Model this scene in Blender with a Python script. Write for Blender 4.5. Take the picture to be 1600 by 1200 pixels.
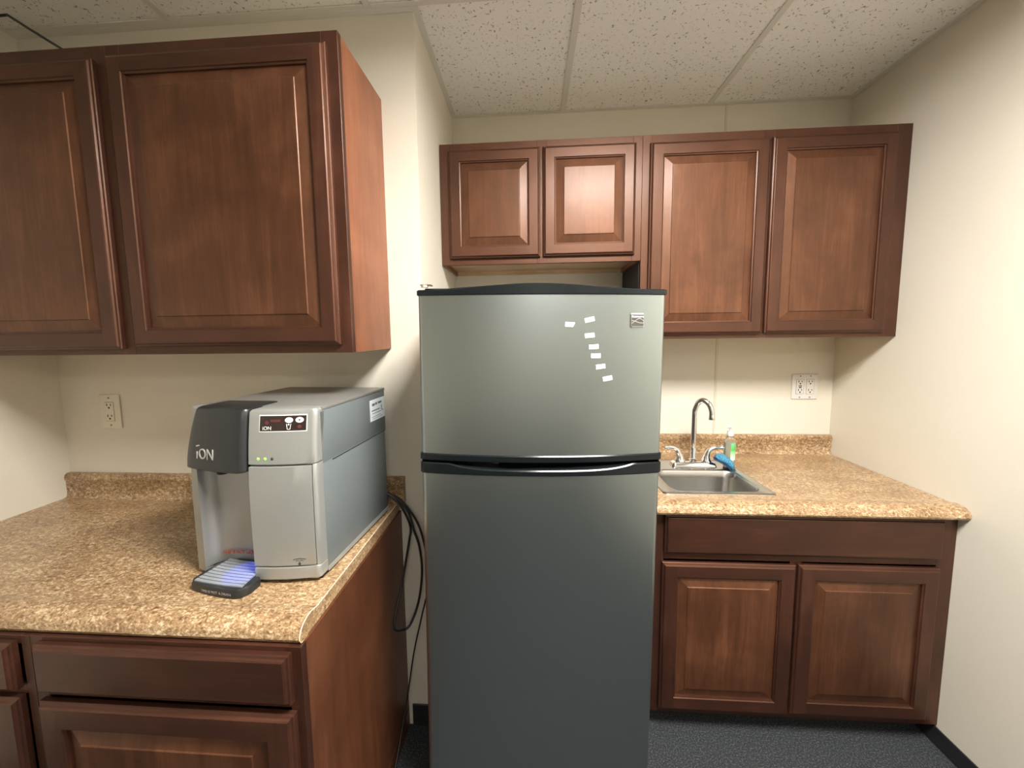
import bpy, bmesh, math, random
from mathutils import Vector, Matrix, Euler
random.seed(4)
for o in list(bpy.data.objects): bpy.data.objects.remove(o)
SC = bpy.context.scene
COL = SC.collection

# ------------------------------------------------------------------ camera
YAW, PITCH, ROLL = -0.0671, -0.0963, -0.0125
FPX, CX, CY, CAMH = 603.3657, 789.0821, 580.3112, 1.526
cam = bpy.data.cameras.new('camera'); camo = bpy.data.objects.new('camera', cam); COL.objects.link(camo)
fwd = Vector((math.sin(YAW)*math.cos(PITCH), math.cos(YAW)*math.cos(PITCH), math.sin(PITCH)))
rt0 = Vector((math.cos(YAW), -math.sin(YAW), 0)); up0 = rt0.cross(fwd)
rt = rt0*math.cos(ROLL)+up0*math.sin(ROLL); up = -rt0*math.sin(ROLL)+up0*math.cos(ROLL)
M = Matrix((rt, up, -fwd)).transposed().to_4x4(); M.translation = Vector((0, 0, CAMH))
camo.matrix_world = M
cam.sensor_fit = 'HORIZONTAL'; cam.sensor_width = 36; cam.lens = 36*FPX/1600
cam.shift_x = (800-CX)/1600; cam.shift_y = -(600-CY)/1600
cam.clip_start = 0.02; SC.camera = camo

# ------------------------------------------------------------------ world, exposure
w = bpy.data.worlds.new('world'); SC.world = w; w.use_nodes = True
w.node_tree.nodes['Background'].inputs[0].default_value = (0.8, 0.85, 0.9, 1)
w.node_tree.nodes['Background'].inputs[1].default_value = 0.05
vs = SC.view_settings; vs.view_transform = 'Standard'; vs.look = 'None'; vs.gamma = 1; vs.use_curve_mapping = False
vs.exposure = 0.0

Yl, Yb, Zc, Xc, Xr, Xl, Yr = 1.355, 1.987, 2.583, -.379, 1.481, -1.805, -3.6
GX, GY = .161, 1.325      # ceiling grid lines
G = .681
LIGHTS = [(GX, GY-2*G, 1.0), (GX, GY-6*G, .34)]   # x0, y0 of the cells holding troffers; second is unseen, added as ceiling fill
def area(name, loc, sx, sy, power, color, rot=(0, 0, 0)):
    l = bpy.data.lights.new(name, 'AREA'); l.shape = 'RECTANGLE'; l.size = sx; l.size_y = sy
    l.energy = power; l.color = color
    o = bpy.data.objects.new(name, l); o.location = loc; o.rotation_euler = rot; COL.objects.link(o); return o
for i, (x0, y0, k) in enumerate(LIGHTS):
    area('troffer_lamp_light', (x0+G/2, y0+G/2, Zc+.055), .60, .60, 128*k, (1.0, .965, .93))  # rear lamp is added fill to lift the ceiling bounce

# ------------------------------------------------------------------ materials
MATS = {}
def mat(name, color=(.5, .5, .5), rough=.5, metal=0, **kw):
    m = bpy.data.materials.new(name); m.use_nodes = True
    b = m.node_tree.nodes['Principled BSDF']
    b.inputs['Base Color'].default_value = (*color, 1); b.inputs['Roughness'].default_value = rough
    b.inputs['Metallic'].default_value = metal
    for k, v in kw.items(): b.inputs[k.replace('_', ' ')].default_value = v
    MATS[name] = m; return m
def N(m, t, **kw):
    n = m.node_tree.nodes.new(t)
    for k, v in kw.items(): setattr(n, k, v)
    return n
def LK(m, a, b): m.node_tree.links.new(a, b)
def ramp(m, pts, interp='LINEAR'):
    r = N(m, 'ShaderNodeValToRGB'); e = r.color_ramp.elements; r.color_ramp.interpolation = interp
    while len(e) < len(pts): e.new(.5)
    for q, (p, c) in zip(e, pts): q.position = p; q.color = (*c, 1)
    return r
def coords(m, scale, rnd=False):
    tc = N(m, 'ShaderNodeTexCoord'); mp = N(m, 'ShaderNodeMapping'); mp.inputs['Scale'].default_value = scale
    src = tc.outputs['Object']
    if rnd:
        oi = N(m, 'ShaderNodeObjectInfo'); mu = N(m, 'ShaderNodeMath', operation='MULTIPLY'); mu.inputs[1].default_value = 37.0
        LK(m, oi.outputs['Random'], mu.inputs[0]); va = N(m, 'ShaderNodeVectorMath', operation='ADD')
        LK(m, src, va.inputs[0]); LK(m, mu.outputs[0], va.inputs[1]); src = va.outputs[0]
    LK(m, src, mp.inputs['Vector']); return mp.outputs[0]
def noise(m, vec, scale, detail=4, rough=.5, dist=0):
    n = N(m, 'ShaderNodeTexNoise'); n.inputs['Scale'].default_value = scale; n.inputs['Detail'].default_value = detail
    n.inputs['Roughness'].default_value = rough; n.inputs['Distortion'].default_value = dist
    LK(m, vec, n.inputs['Vector']); return n
def bump(m, h, strength, dist=.002):
    b = N(m, 'ShaderNodeBump'); b.inputs['Strength'].default_value = strength; b.inputs['Distance'].default_value = dist
    LK(m, h, b.inputs['Height']); LK(m, b.outputs[0], m.node_tree.nodes['Principled BSDF'].inputs['Normal'])
def bsdf(m): return m.node_tree.nodes['Principled BSDF']

def wood(name, axis, dark, mid, light, rough=.50, coat=.24):
    m = mat(name, mid, rough, Coat_Weight=coat, Coat_Roughness=.26, Coat_IOR=1.5, Specular_IOR_Level=.85, Specular_Tint=(1, .52, .32, 1))
    s = [9, 9, 9]; s[axis] = .9
    v = coords(m, s, True)
    a = noise(m, v, 2.6, 8, .65, 1.0)
    s2 = [60, 60, 60]; s2[axis] = 2.2
    v2 = coords(m, s2, True); b = noise(m, v2, 3.0, 6, .7, .3)
    v3 = coords(m, (2.6, 2.6, 2.6), True); c = noise(m, v3, 1.6, 4, .6, .4)
    mx = N(m, 'ShaderNodeMix', data_type='FLOAT'); mx.inputs[0].default_value = .38
    LK(m, a.outputs['Fac'], mx.inputs[2]); LK(m, b.outputs['Fac'], mx.inputs[3])
    mx2 = N(m, 'ShaderNodeMix', data_type='FLOAT'); mx2.inputs[0].default_value = .42
    LK(m, mx.outputs[0], mx2.inputs[2]); LK(m, c.outputs['Fac'], mx2.inputs[3])
    r = ramp(m, [(.37, dark), (.5, mid), (.62, light)])
    LK(m, mx2.outputs[0], r.inputs[0])
    oi = N(m, 'ShaderNodeObjectInfo'); mr = N(m, 'ShaderNodeMapRange'); mr.inputs[3].default_value = .84; mr.inputs[4].default_value = 1.14
    LK(m, oi.outputs['Random'], mr.inputs[0]); hs = N(m, 'ShaderNodeHueSaturation')
    LK(m, mr.outputs[0], hs.inputs['Value']); LK(m, r.outputs[0], hs.inputs['Color'])
    LK(m, hs.outputs[0], bsdf(m).inputs['Base Color'])
    bump(m, b.outputs['Fac'], .12, .0006)
    return m
WD = ((.013, .0045, .003), (.029, .0095, .0062), (.056, .020, .012))
wood('cherry_vertical', 2, *WD); wood('cherry_horizontal', 0, *WD)
wood('cherry_panel', 2, (.027, .0092, .0042), (.060, .0215, .0095), (.112, .044, .0205))
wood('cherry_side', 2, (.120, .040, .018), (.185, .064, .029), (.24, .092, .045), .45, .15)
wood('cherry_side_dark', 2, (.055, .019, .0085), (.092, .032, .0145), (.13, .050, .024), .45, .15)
wood('maple_interior', 0, (.42, .30, .17), (.56, .42, .26), (.62, .49, .32), .5, .05)

m = mat('wall_paint', (.75, .69, .53), .62)
v = coords(m, (1, 1, 1)); n1 = noise(m, v, 220, 3); n2 = noise(m, v, 1.6, 3)
r = ramp(m, [(.3, (.655, .61, .505)), (.7, (.69, .65, .55))]); LK(m, n2.outputs['Fac'], r.inputs[0]); LK(m, r.outputs[0], bsdf(m).inputs['Base Color'])
bump(m, n1.outputs['Fac'], .25, .0015)
mat('wall_joint', (.60, .55, .43), .55)

m = mat('ceiling_tile', (.8, .79, .75), .9)
v = coords(m, (1, 1, 1), True)
nz = noise(m, v, 92, 3, .6, .7); r = ramp(m, [(.345, (.33, .32, .30)), (.385, (.93, .92, .885))])
LK(m, nz.outputs['Fac'], r.inputs[0])
LK(m, r.outputs[0], bsdf(m).inputs['Base Color']); bump(m, r.outputs[0], .5, .003)
mat('grid_enamel', (.74, .72, .66), .45)

m = mat('carpet', (.05, .055, .06), .95)
v = coords(m, (1, 1, 1)); nz = noise(m, v, 190, 3, .8); r = ramp(m, [(.35, (.008, .010, .012)), (.52, (.026, .030, .034)), (.66, (.12, .13, .135))])
LK(m, nz.outputs['Fac'], r.inputs[0]); LK(m, r.outputs[0], bsdf(m).inputs['Base Color']); bump(m, nz.outputs['Fac'], .8, .006)
mat('black_vinyl', (.016, .017, .018), .45)
mat('toe_kick_black', (.02, .015, .013), .6)

def laminate(name, k=1.0):
    m = mat(name, (.6, .42, .22), .32, Coat_Weight=.15, Coat_Roughness=.15)
    v = coords(m, (76, 115, 115)); a = noise(m, v, 1.0, 5, .62, .9)
    v2 = coords(m, (190, 240, 240)); b = noise(m, v2, 1.0, 3, .6, .5)
    v3 = coords(m, (5, 9, 9)); c = noise(m, v3, 1.0, 3, .5)
    m1 = N(m, 'ShaderNodeMix', data_type='FLOAT'); m1.inputs[0].default_value = .38
    LK(m, a.outputs['Fac'], m1.inputs[2]); LK(m, b.outputs['Fac'], m1.inputs[3])
    m2 = N(m, 'ShaderNodeMix', data_type='FLOAT'); m2.inputs[0].default_value = .15
    LK(m, m1.outputs[0], m2.inputs[2]); LK(m, c.outputs['Fac'], m2.inputs[3])
    r = ramp(m, [(.385, (.15*k, .085*k, .042*k)), (.46, (.36*k, .215*k, .105*k)), (.53, (.54*k, .355*k, .185*k)), (.60, (.88*k, .70*k, .45*k))])
    LK(m, m2.outputs[0], r.inputs[0]); LK(m, r.outputs[0], bsdf(m).inputs['Base Color'])
    return m
laminate('speckled_laminate', .72)
mat('laminate_seam', (.75, .66, .48), .5)

m = mat('brushed_steel_door', (.375, .42, .425), .31, 1.0)
v = coords(m, (2, 2, 240)); nz = noise(m, v, 2.0, 3); bump(m, nz.outputs['Fac'], .04, .0004)
r = N(m, 'ShaderNodeMapRange'); r.inputs[3].default_value = .28; r.inputs[4].default_value = .34
LK(m, nz.outputs['Fac'], r.inputs[0]); LK(m, r.outputs[0], bsdf(m).inputs['Roughness'])
mat('gloss_black', (.006, .008, .009), .18, Specular_IOR_Level=.35)
mat('matte_black', (.01, .01, .011), .6)
mat('recess_grey', (.14, .14, .14), .35)
mat('fridge_side', (.10, .105, .105), .45)
mat('chrome', (.86, .86, .87), .07, 1)
m = mat('sink_steel', (.50, .49, .47), .27, 1)
v = coords(m, (6, 200, 6)); nz = noise(m, v, 2.0, 3); bump(m, nz.outputs['Fac'], .06, .0004)
mat('badge_metal', (.78, .78, .76), .25, 1); mat('badge_field', (.045, .045, .042), .55)
mat('white_paper', (.86, .86, .83), .6); mat('paper_blue_tint', (.80, .87, .90), .5)
mat('silver_paint', (.345, .352, .330), .36, .4)
mat('silver_bay', (.34, .34, .325), .34, .55)
mat('slate_paint', (.165, .188, .190), .42, .2)
mat('top_paint', (.24, .235, .215), .38, .35)
mat('charcoal_plastic', (.017, .019, .020), .32)
mat('display_dark', (.028, .017, .014), .22); mat('display_red', (.10, .025, .022), .4)
mat('oval_white', (.85, .85, .83), .4); mat('seam_dark', (.03, .035, .038), .6)
mat('logo_silver', (.55, .55, .53), .4, .3); mat('red_ink', (.45, .03, .02), .6); mat('ink', (.03, .03, .03), .6)
mat('tray_grey', (.24, .26, .28), .32); mat('tray_ink', (.22, .22, .21), .6)
mat('outlet_white', (.72, .70, .66), .35); mat('outlet_cream', (.72, .67, .54), .38); mat('slot_dark', (.02, .018, .015), .6)
m = mat('sponge_blue', (.07, .30, .46), .9)
nz = noise(m, coords(m, (1, 1, 1)), 240, 3); bump(m, nz.outputs['Fac'], 1, .006)
r = ramp(m, [(.38, (.015, .10, .20)), (.5, (.07, .30, .46)), (.7, (.12, .38, .52))]); LK(m, nz.outputs['Fac'], r.inputs[0]); LK(m, r.outputs[0], bsdf(m).inputs['Base Color']); mat('scrub_navy', (.012, .035, .10), .9)
mat('clear_plastic', (.93, .96, .94), .06, 0, Transmission_Weight=.95, IOR=1.25)
mat('soap', (.82, .93, .85), .1, 0, Transmission_Weight=.85, IOR=1.33)
mat('pump_plastic', (.86, .88, .85), .25, 0, Transmission_Weight=.35)
m = mat('green_label', (.10, .45, .12), .5)
v = coords(m, (1, 1, 1)); sp = N(m, 'ShaderNodeSeparateXYZ'); LK(m, v, sp.inputs[0])
mr = N(m, 'ShaderNodeMapRange'); mr.inputs[1].default_value = .035; mr.inputs[2].default_value = .115; LK(m, sp.outputs[2], mr.inputs[0])
r = ramp(m, [(0, (.70, .82, .66)), (.35, (.38, .66, .34)), (.6, (.08, .42, .10)), (1, (.22, .58, .26))]); LK(m, mr.outputs[0], r.inputs[0]); LK(m, r.outputs[0], bsdf(m).inputs['Base Color'])
mat('cable_black', (.012, .012, .014), .38)
def emis(name, color, s):
    m = mat(name, color, .4); b = bsdf(m); b.inputs['Emission Color'].default_value = (*color, 1); b.inputs['Emission Strength'].default_value = s
emis('green_led', (.25, .9, .08), 1.2); emis('lamp_tube', (1, .97, .9), 6.0); emis('blue_led', (.1, .2, 1), 6)

# ------------------------------------------------------------------ helpers
def NB(): return bmesh.new()
def box(bm, x0, x1, y0, y1, z0, z1, bev=0, seg=2, rot=None, piv=None):
    r = bmesh.ops.create_cube(bm, size=1); vs_ = r['verts']
    for v in vs_:
        v.co = Vector(((x0+x1)/2+v.co.x*(x1-x0), (y0+y1)/2+v.co.y*(y1-y0), (z0+z1)/2+v.co.z*(z1-z0)))
    es = list({e for v in vs_ for e in v.link_edges})
    if bev:
        q = bmesh.ops.bevel(bm, geom=es, offset=bev, segments=seg, affect='EDGES', profile=.5)
        vs_ = list({v for f in q['faces'] for v in f.verts} | {v for v in vs_ if v.is_valid})
    if rot is not None:
        p = Vector(piv); R3 = Euler(rot).to_matrix()
        for v in vs_: v.co = p+R3 @ (v.co-p)
    return vs_
def quad(bm, *p): return bm.faces.new([bm.verts.new(q) for q in p])
def prism(bm, pts, axis, a0, a1):
    """extrude a closed polygon (2D pts in the other two axes, in xyz order) along axis"""
    def P(p, a):
        l = list(p); l.insert(axis, a); return l
    A = [bm.verts.new(P(p, a0)) for p in pts]; B = [bm.verts.new(P(p, a1)) for p in pts]
    n = len(pts)
    for i in range(n): bm.faces.new((A[i], A[(i+1) % n], B[(i+1) % n], B[i]))
    bm.faces.new(A[::-1]); bm.faces.new(B)
def loft(bm, loops, closed=True, caps=True):
    R = [[bm.verts.new(p) for p in L_] for L_ in loops]; n = len(R[0])
    for a, b in zip(R, R[1:]):
        for i in range(n if closed else n-1): bm.faces.new((a[i], a[(i+1) % n], b[(i+1) % n], b[i]))
    if caps: bm.faces.new(R[0][::-1]); bm.faces.new(R[-1])
def lathe(bm, prof, c=(0, 0, 0), seg=24, sx=1, sy=1):
    loft(bm, [[(c[0]+sx*r_*math.cos(2*math.pi*i/seg), c[1]+sy*r_*math.sin(2*math.pi*i/seg), c[2]+z) for i in range(seg)] for r_, z in prof])
def catmull(pts, n=8):
    P = [Vector(p) for p in pts]; P = [2*P[0]-P[1]]+P+[2*P[-1]-P[-2]]; out = []
    for i in range(1, len(P)-2):
        for k in range(n):
            t = k/n; a, b, c, d = P[i-1:i+3]
            out.append(.5*((2*b)+(c-a)*t+(2*a-5*b+4*c-d)*t*t+(3*b-a-3*c+d)*t**3))
    out.append(P[-2]); return out
def tube(bm, pts, rad, seg=12, n=8, flat=None):
    S = catmull(pts, n) if n > 1 else [Vector(p) for p in pts]; m_ = len(S)
    rf = rad if callable(rad) else (lambda t: rad)
    up_ = Vector((0, 0, 1)); loops = []; prev = None
    for i, p in enumerate(S):
        t = (S[min(i+1, m_-1)]-S[max(i-1, 0)]).normalized()
        if prev is None:
            prev = t.orthogonal().normalized()
        prev = (prev-t*prev.dot(t)).normalized(); b = t.cross(prev)
        r_ = rf(i/(m_-1))
        if flat:
            # flattened section: wide across b, thin across z
            side = t.cross(up_).normalized(); nn = side.cross(t)
            loops.append([p+side*r_*math.cos(2*math.pi*k/seg)+nn*r_*flat*math.sin(2*math.pi*k/seg) for k in range(seg)])
        else:
            loops.append([p+prev*r_*math.cos(2*math.pi*k/seg)+b*r_*math.sin(2*math.pi*k/seg) for k in range(seg)])
    loft(bm, loops)
def rrect(x0, x1, y0, y1, r_, z, n=5):
    out = []
    for cx_, cy_, a0 in ((x1-r_, y1-r_, 0), (x0+r_, y1-r_, 90), (x0+r_, y0+r_, 180), (x1-r_, y0+r_, 270)):
        for k in range(n+1):
            a = math.radians(a0+90*k/n); out.append((cx_+r_*math.cos(a), cy_+r_*math.sin(a), z))
    return out
def mk(name, bm, m, parent=None, world=False, smooth=None, label=None, kind=None):
    """link bm as one mesh object. world=True: geometry is in world coordinates and parent is unrotated"""
    if world and parent is not None:
        off = Vector(parent.location)
        if parent.parent: off += Vector(parent.parent.location)
        bmesh.ops.translate(bm, verts=bm.verts, vec=-off)
    bmesh.ops.recalc_face_normals(bm, faces=bm.faces)
    me = bpy.data.meshes.new(name); bm.to_mesh(me); bm.free()
    me.materials.append(MATS[m])
    if smooth is not None:
        for p in me.polygons: p.use_smooth = True
        me.set_sharp_from_angle(angle=math.radians(smooth))
    o = bpy.data.objects.new(name, me); COL.objects.link(o)
    if parent is not None: o.parent = parent
    if label: o['label'] = label
    if kind: o['kind'] = kind
    return o
def thing(name, label, cat, loc=(0, 0, 0), rot=(0, 0, 0), group=None):
    o = bpy.data.objects.new(name, None); COL.objects.link(o); o.empty_display_size = .05
    o.location = loc; o.rotation_euler = rot; o['label'] = label; o['category'] = cat
    if group: o['group'] = group
    return o
def tag(o, label, cat, group=None):
    o['label'] = label; o['category'] = cat
    if group: o['group'] = group
def struct(name, bm, m, smooth=None): return mk(name, bm, m, kind='structure', smooth=smooth)
def text(s, size, matname, name, parent, mtx, depth=.0004, align='CENTER', sx=1):
    c = bpy.data.curves.new('t', 'FONT'); c.body = s; c.size = size; c.extrude = depth; c.align_x = align; c.align_y = 'CENTER'; c.resolution_u = 3
    t = bpy.data.objects.new('t', c); COL.objects.link(t)
    dg = bpy.context.evaluated_depsgraph_get(); dg.update()
    me = bpy.data.meshes.new_from_object(t.evaluated_get(dg)); bpy.data.objects.remove(t); bpy.data.curves.remove(c)
    me.name = name; me.transform(Matrix.Diagonal((sx, 1, 1, 1))); me.transform(mtx); me.materials.clear(); me.materials.append(MATS[matname])
    o = bpy.data.objects.new(name, me); COL.objects.link(o); o.parent = parent; return o
def face_mtx(x, y, z, rz=0, tilt=0):   # text plane standing up and facing -y
    return Matrix.Translation((x, y, z)) @ Matrix.Rotation(rz, 4, 'Z') @ Matrix.Rotation(math.pi/2+tilt, 4, 'X')

# ------------------------------------------------------------------ room shell
bm = NB(); box(bm, Xl-.1, Xr+.1, Yr-.1, Yb+.1, -.08, 0); struct('floor', bm, 'carpet')
bm = NB(); box(bm, Xl-.1, Xr+.1, Yb, Yb+.1, 0, Zc+.25); struct('wall_back', bm, 'wall_paint')
bm = NB(); box(bm, Xr, Xr+.1, Yr-.1, Yb, 0, Zc+.25); struct('wall_right', bm, 'wall_paint')
bm = NB(); box(bm, Xl-.1, Xl, Yr-.1, Yb, 0, Zc+.25); struct('wall_left', bm, 'wall_paint')
bm = NB(); box(bm, Xl, Xr, Yr-.1, Yr, 0, Zc+.25); struct('wall_rear', bm, 'wall_paint')
bm = NB(); box(bm, Xl, Xc, Yl, Yb, 0, Zc+.25); struct('wall_partition', bm, 'wall_paint')
# slim joint strip on the back wall
bm = NB(); box(bm, .918, .930, Yb-.002, Yb, 1.008, Zc, .0006, 1); struct('trim_1', bm, 'wall_joint')
# vinyl baseboards
def base(name, x0, x1, y0, y1, h=.09):
    bm = NB(); box(bm, x0, x1, y0, y1, 0, h, .002, 1); struct(name, bm, 'black_vinyl')
base('baseboard_partition', -.47, Xc+.006, Yl-.006, Yl)
base('baseboard_alcove', Xc, Xc+.006, Yl, Yb)
base('baseboard_back', Xc, .43, Yb-.006, Yb)
base('baseboard_right', Xr-.006, Xr, Yr, 1.4565, .07)
base('baseboard_left', Xl, Xl+.006, Yr, .72)
base('baseboard_rear', Xl, Xr, Yr, Yr+.006)

# ceiling: plenum slab, tees, angles, tiles
bm = NB(); box(bm, Xl-.1, Xr+.1, Yr-.1, Yb+.1, Zc+.25, Zc+.30)
ceil = struct('ceiling', bm, 'grid_enamel')
xs = [GX+G*k for k in range(-3, 3)]; xs = [x for x in xs if Xl+.03 < x < Xr-.03]
ys = [GY-G*k for k in range(0, 8)]; ys = [y for y in ys if y > Yr+.03]
bx = [Xl]+xs+[Xr]; by = sorted([Yr]+ys+[Yb])
T = .012
for x in xs:
    bm = NB(); box(bm, x-T, x+T, Yr+.022, (Yb if x > Xc else Yl)-.022, Zc, Zc+.003, .0008, 1); box(bm, x-.001, x+.001, Yr, Yb if x > Xc else Yl, Zc+.003, Zc+.035)
    mk('tee_bar', bm, 'grid_enamel', ceil)
for y in ys:
    for a, b in zip(bx, bx[1:]):
        if b <= Xl: continue
        bm = NB(); box(bm, a+(T if a > Xl else .022), b-(T if b < Xr else .022), y-T, (y+T if (y < 1.2 or a > Xc) else Yl-.022), Zc, Zc+.003, .0008, 1); mk('cross_tee', bm, 'grid_enamel', ceil)
def angle(x0, x1, y0, y1):
    bm = NB(); box(bm, x0, x1, y0, y1, Zc, Zc+.003, .0006, 1); mk('wall_angle', bm, 'grid_enamel', ceil)
A = .022
angle(Xc, Xr, Yb-A, Yb); angle(Xc, Xc+A, Yl-A, Yb-A); angle(Xl, Xc, Yl-A, Yl); angle(Xr-A, Xr, Yr, Yb-A); angle(Xl, Xl+A, Yr, Yl-A); angle(Xl+A, Xr-A, Yr, Yr+A)
cells = [(round(x0, 3), round(y0, 3)) for x0, y0, _ in LIGHTS]
for a, b in zip(bx, bx[1:]):
    for c, d in zip(by, by[1:]):
        if any(abs(a-p) < .02 and abs(c-q) < .02 for p, q in cells): continue
        aa, bb, cc, dd = a+.004, b-.004, c+.004, d-.004
        if dd > Yl and aa < Xc:
            if bb <= Xc+.01: dd = Yl-.004
            else: aa = Xc+.004
        if dd-cc < .03: continue
        bm = NB(); z = Zc+.0035+random.uniform(0, .001)
        box(bm, aa, bb, cc, dd, z, z+.015, .002, 1)
        mk('ceiling_tile', bm, 'ceiling_tile', ceil)
# troffers, the rear one added as fill
for i, (x0, y0, k) in enumerate(LIGHTS):
    L = thing('ceiling_light', ['square recessed ceiling light above the counters, just out of view', 'square recessed ceiling light added unseen behind the camera as ceiling fill'][i], 'light', (x0+G/2, y0+G/2, Zc), group=None)
    h = G/2-.006; bm = NB()
    for s in ((-h, -h+.02, -h, h), (h-.02, h, -h, h), (-h+.02, h-.02, -h, -h+.02), (-h+.02, h-.02, h-.02, h)):
        box(bm, *s, .004, .090)
    box(bm, -h, h, -h, h, .090, .100)
    mk('housing', bm, 'grid_enamel', L)
    for q in (-.18, 0, .18):
        bm = NB(); tube(bm, [(q, -h+.03, .075), (q, h-.03, .075)], .010, 10, 1); mk('lamp_tube', bm, 'lamp_tube', L, smooth=60)

# ------------------------------------------------------------------ cabinets
def ring_profile(bm, x0, x1, z0, z1, prof, yf, sides='LRTB'):
    """prof: (inset, depth) list; builds mitred faces between successive insets for chosen sides"""
    for (u0, h0), (u1, h1) in zip(prof, prof[1:]):
        a = [(x0+u0, z0+u0), (x1-u0, z0+u0), (x1-u0, z1-u0), (x0+u0, z1-u0)]
        b = [(x0+u1, z0+u1), (x1-u1, z0+u1), (x1-u1, z1-u1), (x0+u1, z1-u1)]
        for i, s in enumerate('BRTL'):
            if s in sides:
                j = (i+1) % 4
                quad(bm, (a[i][0], yf+h0, a[i][1]), (a[j][0], yf+h0, a[j][1]), (b[j][0], yf+h1, b[j][1]), (b[i][0], yf+h1, b[i][1]))
OUT = [(0, .020), (0, .010), (.002, .0075), (.006, .006), (.008, .002), (.011, 0)]
def door(cab, x0, x1, z0, z1, yf, s=.046, rl=None):
    """raised panel door; yf = front face, 20 mm thick. Door = raised panel, with its stiles and rails as sub-parts"""
    rl = rl or s
    bm = NB(); px0, px1, pz0, pz1 = x0+s+.004, x1-s-.004, z0+rl+.004, z1-rl-.004
    ring_profile(bm, px0, px1, pz0, pz1, [(-.003, .018), (-.003, .011), (.004, .0105), (.034, .0035), (.036, .0012), (.037, .001)], yf)
    u = .037; quad(bm, (px0+u, yf+.001, pz0+u), (px1-u, yf+.001, pz0+u), (px1-u, yf+.001, pz1-u), (px0+u, yf+.001, pz1-u))
    quad(bm, (x0+s/2, yf+.018, z0+rl/2), (x1-s/2, yf+.018, z0+rl/2), (x1-s/2, yf+.018, z1-rl/2), (x0+s/2, yf+.018, z1-rl/2))
    d = mk('door', bm, 'cherry_panel', cab, world=True)
    def sub(nm, b_, m_):
        off = Vector(cab.location); bmesh.ops.translate(b_, verts=b_.verts, vec=-off); return mk(nm, b_, m_, d)
    inn = [(0, 0), (.0015, .0035), (.006, .005), (.0065, .012)]
    for side in 'LR':
        b_ = NB(); ring_profile(b_, x0, x1, z0, z1, OUT, yf, side)
        xa, xb = (x0, x0+s) if side == 'L' else (x1-s, x1)
        e0, e1 = (.011, 0) if side == 'L' else (0, .011)
        quad(b_, (xa+e0, yf, z0+.011), (xb-e1, yf, z0+.011), (xb-e1, yf, z1-.011), (xa+e0, yf, z1-.011))
        quad(b_, (xa, yf+.02, z0), (xb, yf+.02, z0), (xb, yf+.02, z1), (xa, yf+.02, z1))
        ix = x0+s if side == 'L' else x1-s; sg = 1 if side == 'L' else -1
        for (u0, h0), (u1, h1) in zip(inn, inn[1:]):
            quad(b_, (ix+sg*u0, yf+h0, z0+rl+u0), (ix+sg*u1, yf+h1, z0+rl+u1), (ix+sg*u1, yf+h1, z1-rl-u1), (ix+sg*u0, yf+h0, z1-rl-u0))
        sub('stile', b_, 'cherry_vertical')
    for side in 'TB':
        b_ = NB(); ring_profile(b_, x0, x1, z0, z1, OUT, yf, side)
        za, zb = (z1-rl, z1-.011) if side == 'T' else (z0+.011, z0+rl)
        quad(b_, (x0+s, yf, za), (x1-s, yf, za), (x1-s, yf, zb), (x0+s, yf, zb))
        iz = z1-rl if side == 'T' else z0+rl; sg = -1 if side == 'T' else 1
        quad(b_, (x0+s, yf+.02, min(iz, z1 if side == 'T' else z0)), (x1-s, yf+.02, min(iz, z1 if side == 'T' else z0)), (x1-s, yf+.02, max(iz, z1 if side == 'T' else z0)), (x0+s, yf+.02, max(iz, z1 if side == 'T' else z0)))
        for (u0, h0), (u1, h1) in zip(inn, inn[1:]):
            quad(b_, (x0+s+u0, yf+h0, iz+sg*u0), (x0+s+u1, yf+h1, iz+sg*u1), (x1-s-u1, yf+h1, iz+sg*u1), (x1-s-u0, yf+h0, iz+sg*u0))
        sub('rail', b_, 'cherry_horizontal')
    return d
def slab(cab, x0, x1, z0, z1, yf, name='drawer_front'):
    bm = NB(); ring_profile(bm, x0, x1, z0, z1, OUT, yf); u = .011
    quad(bm, (x0+u, yf, z0+u), (x1-u, yf, z0+u), (x1-u, yf, z1-u), (x0+u, yf, z1-u)); quad(bm, (x0, yf+.02, z0), (x1, yf+.02, z0), (x1, yf+.02, z1), (x0, yf+.02, z1))
    return mk(name, bm, 'cherry_horizontal', cab, world=True)
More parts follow.
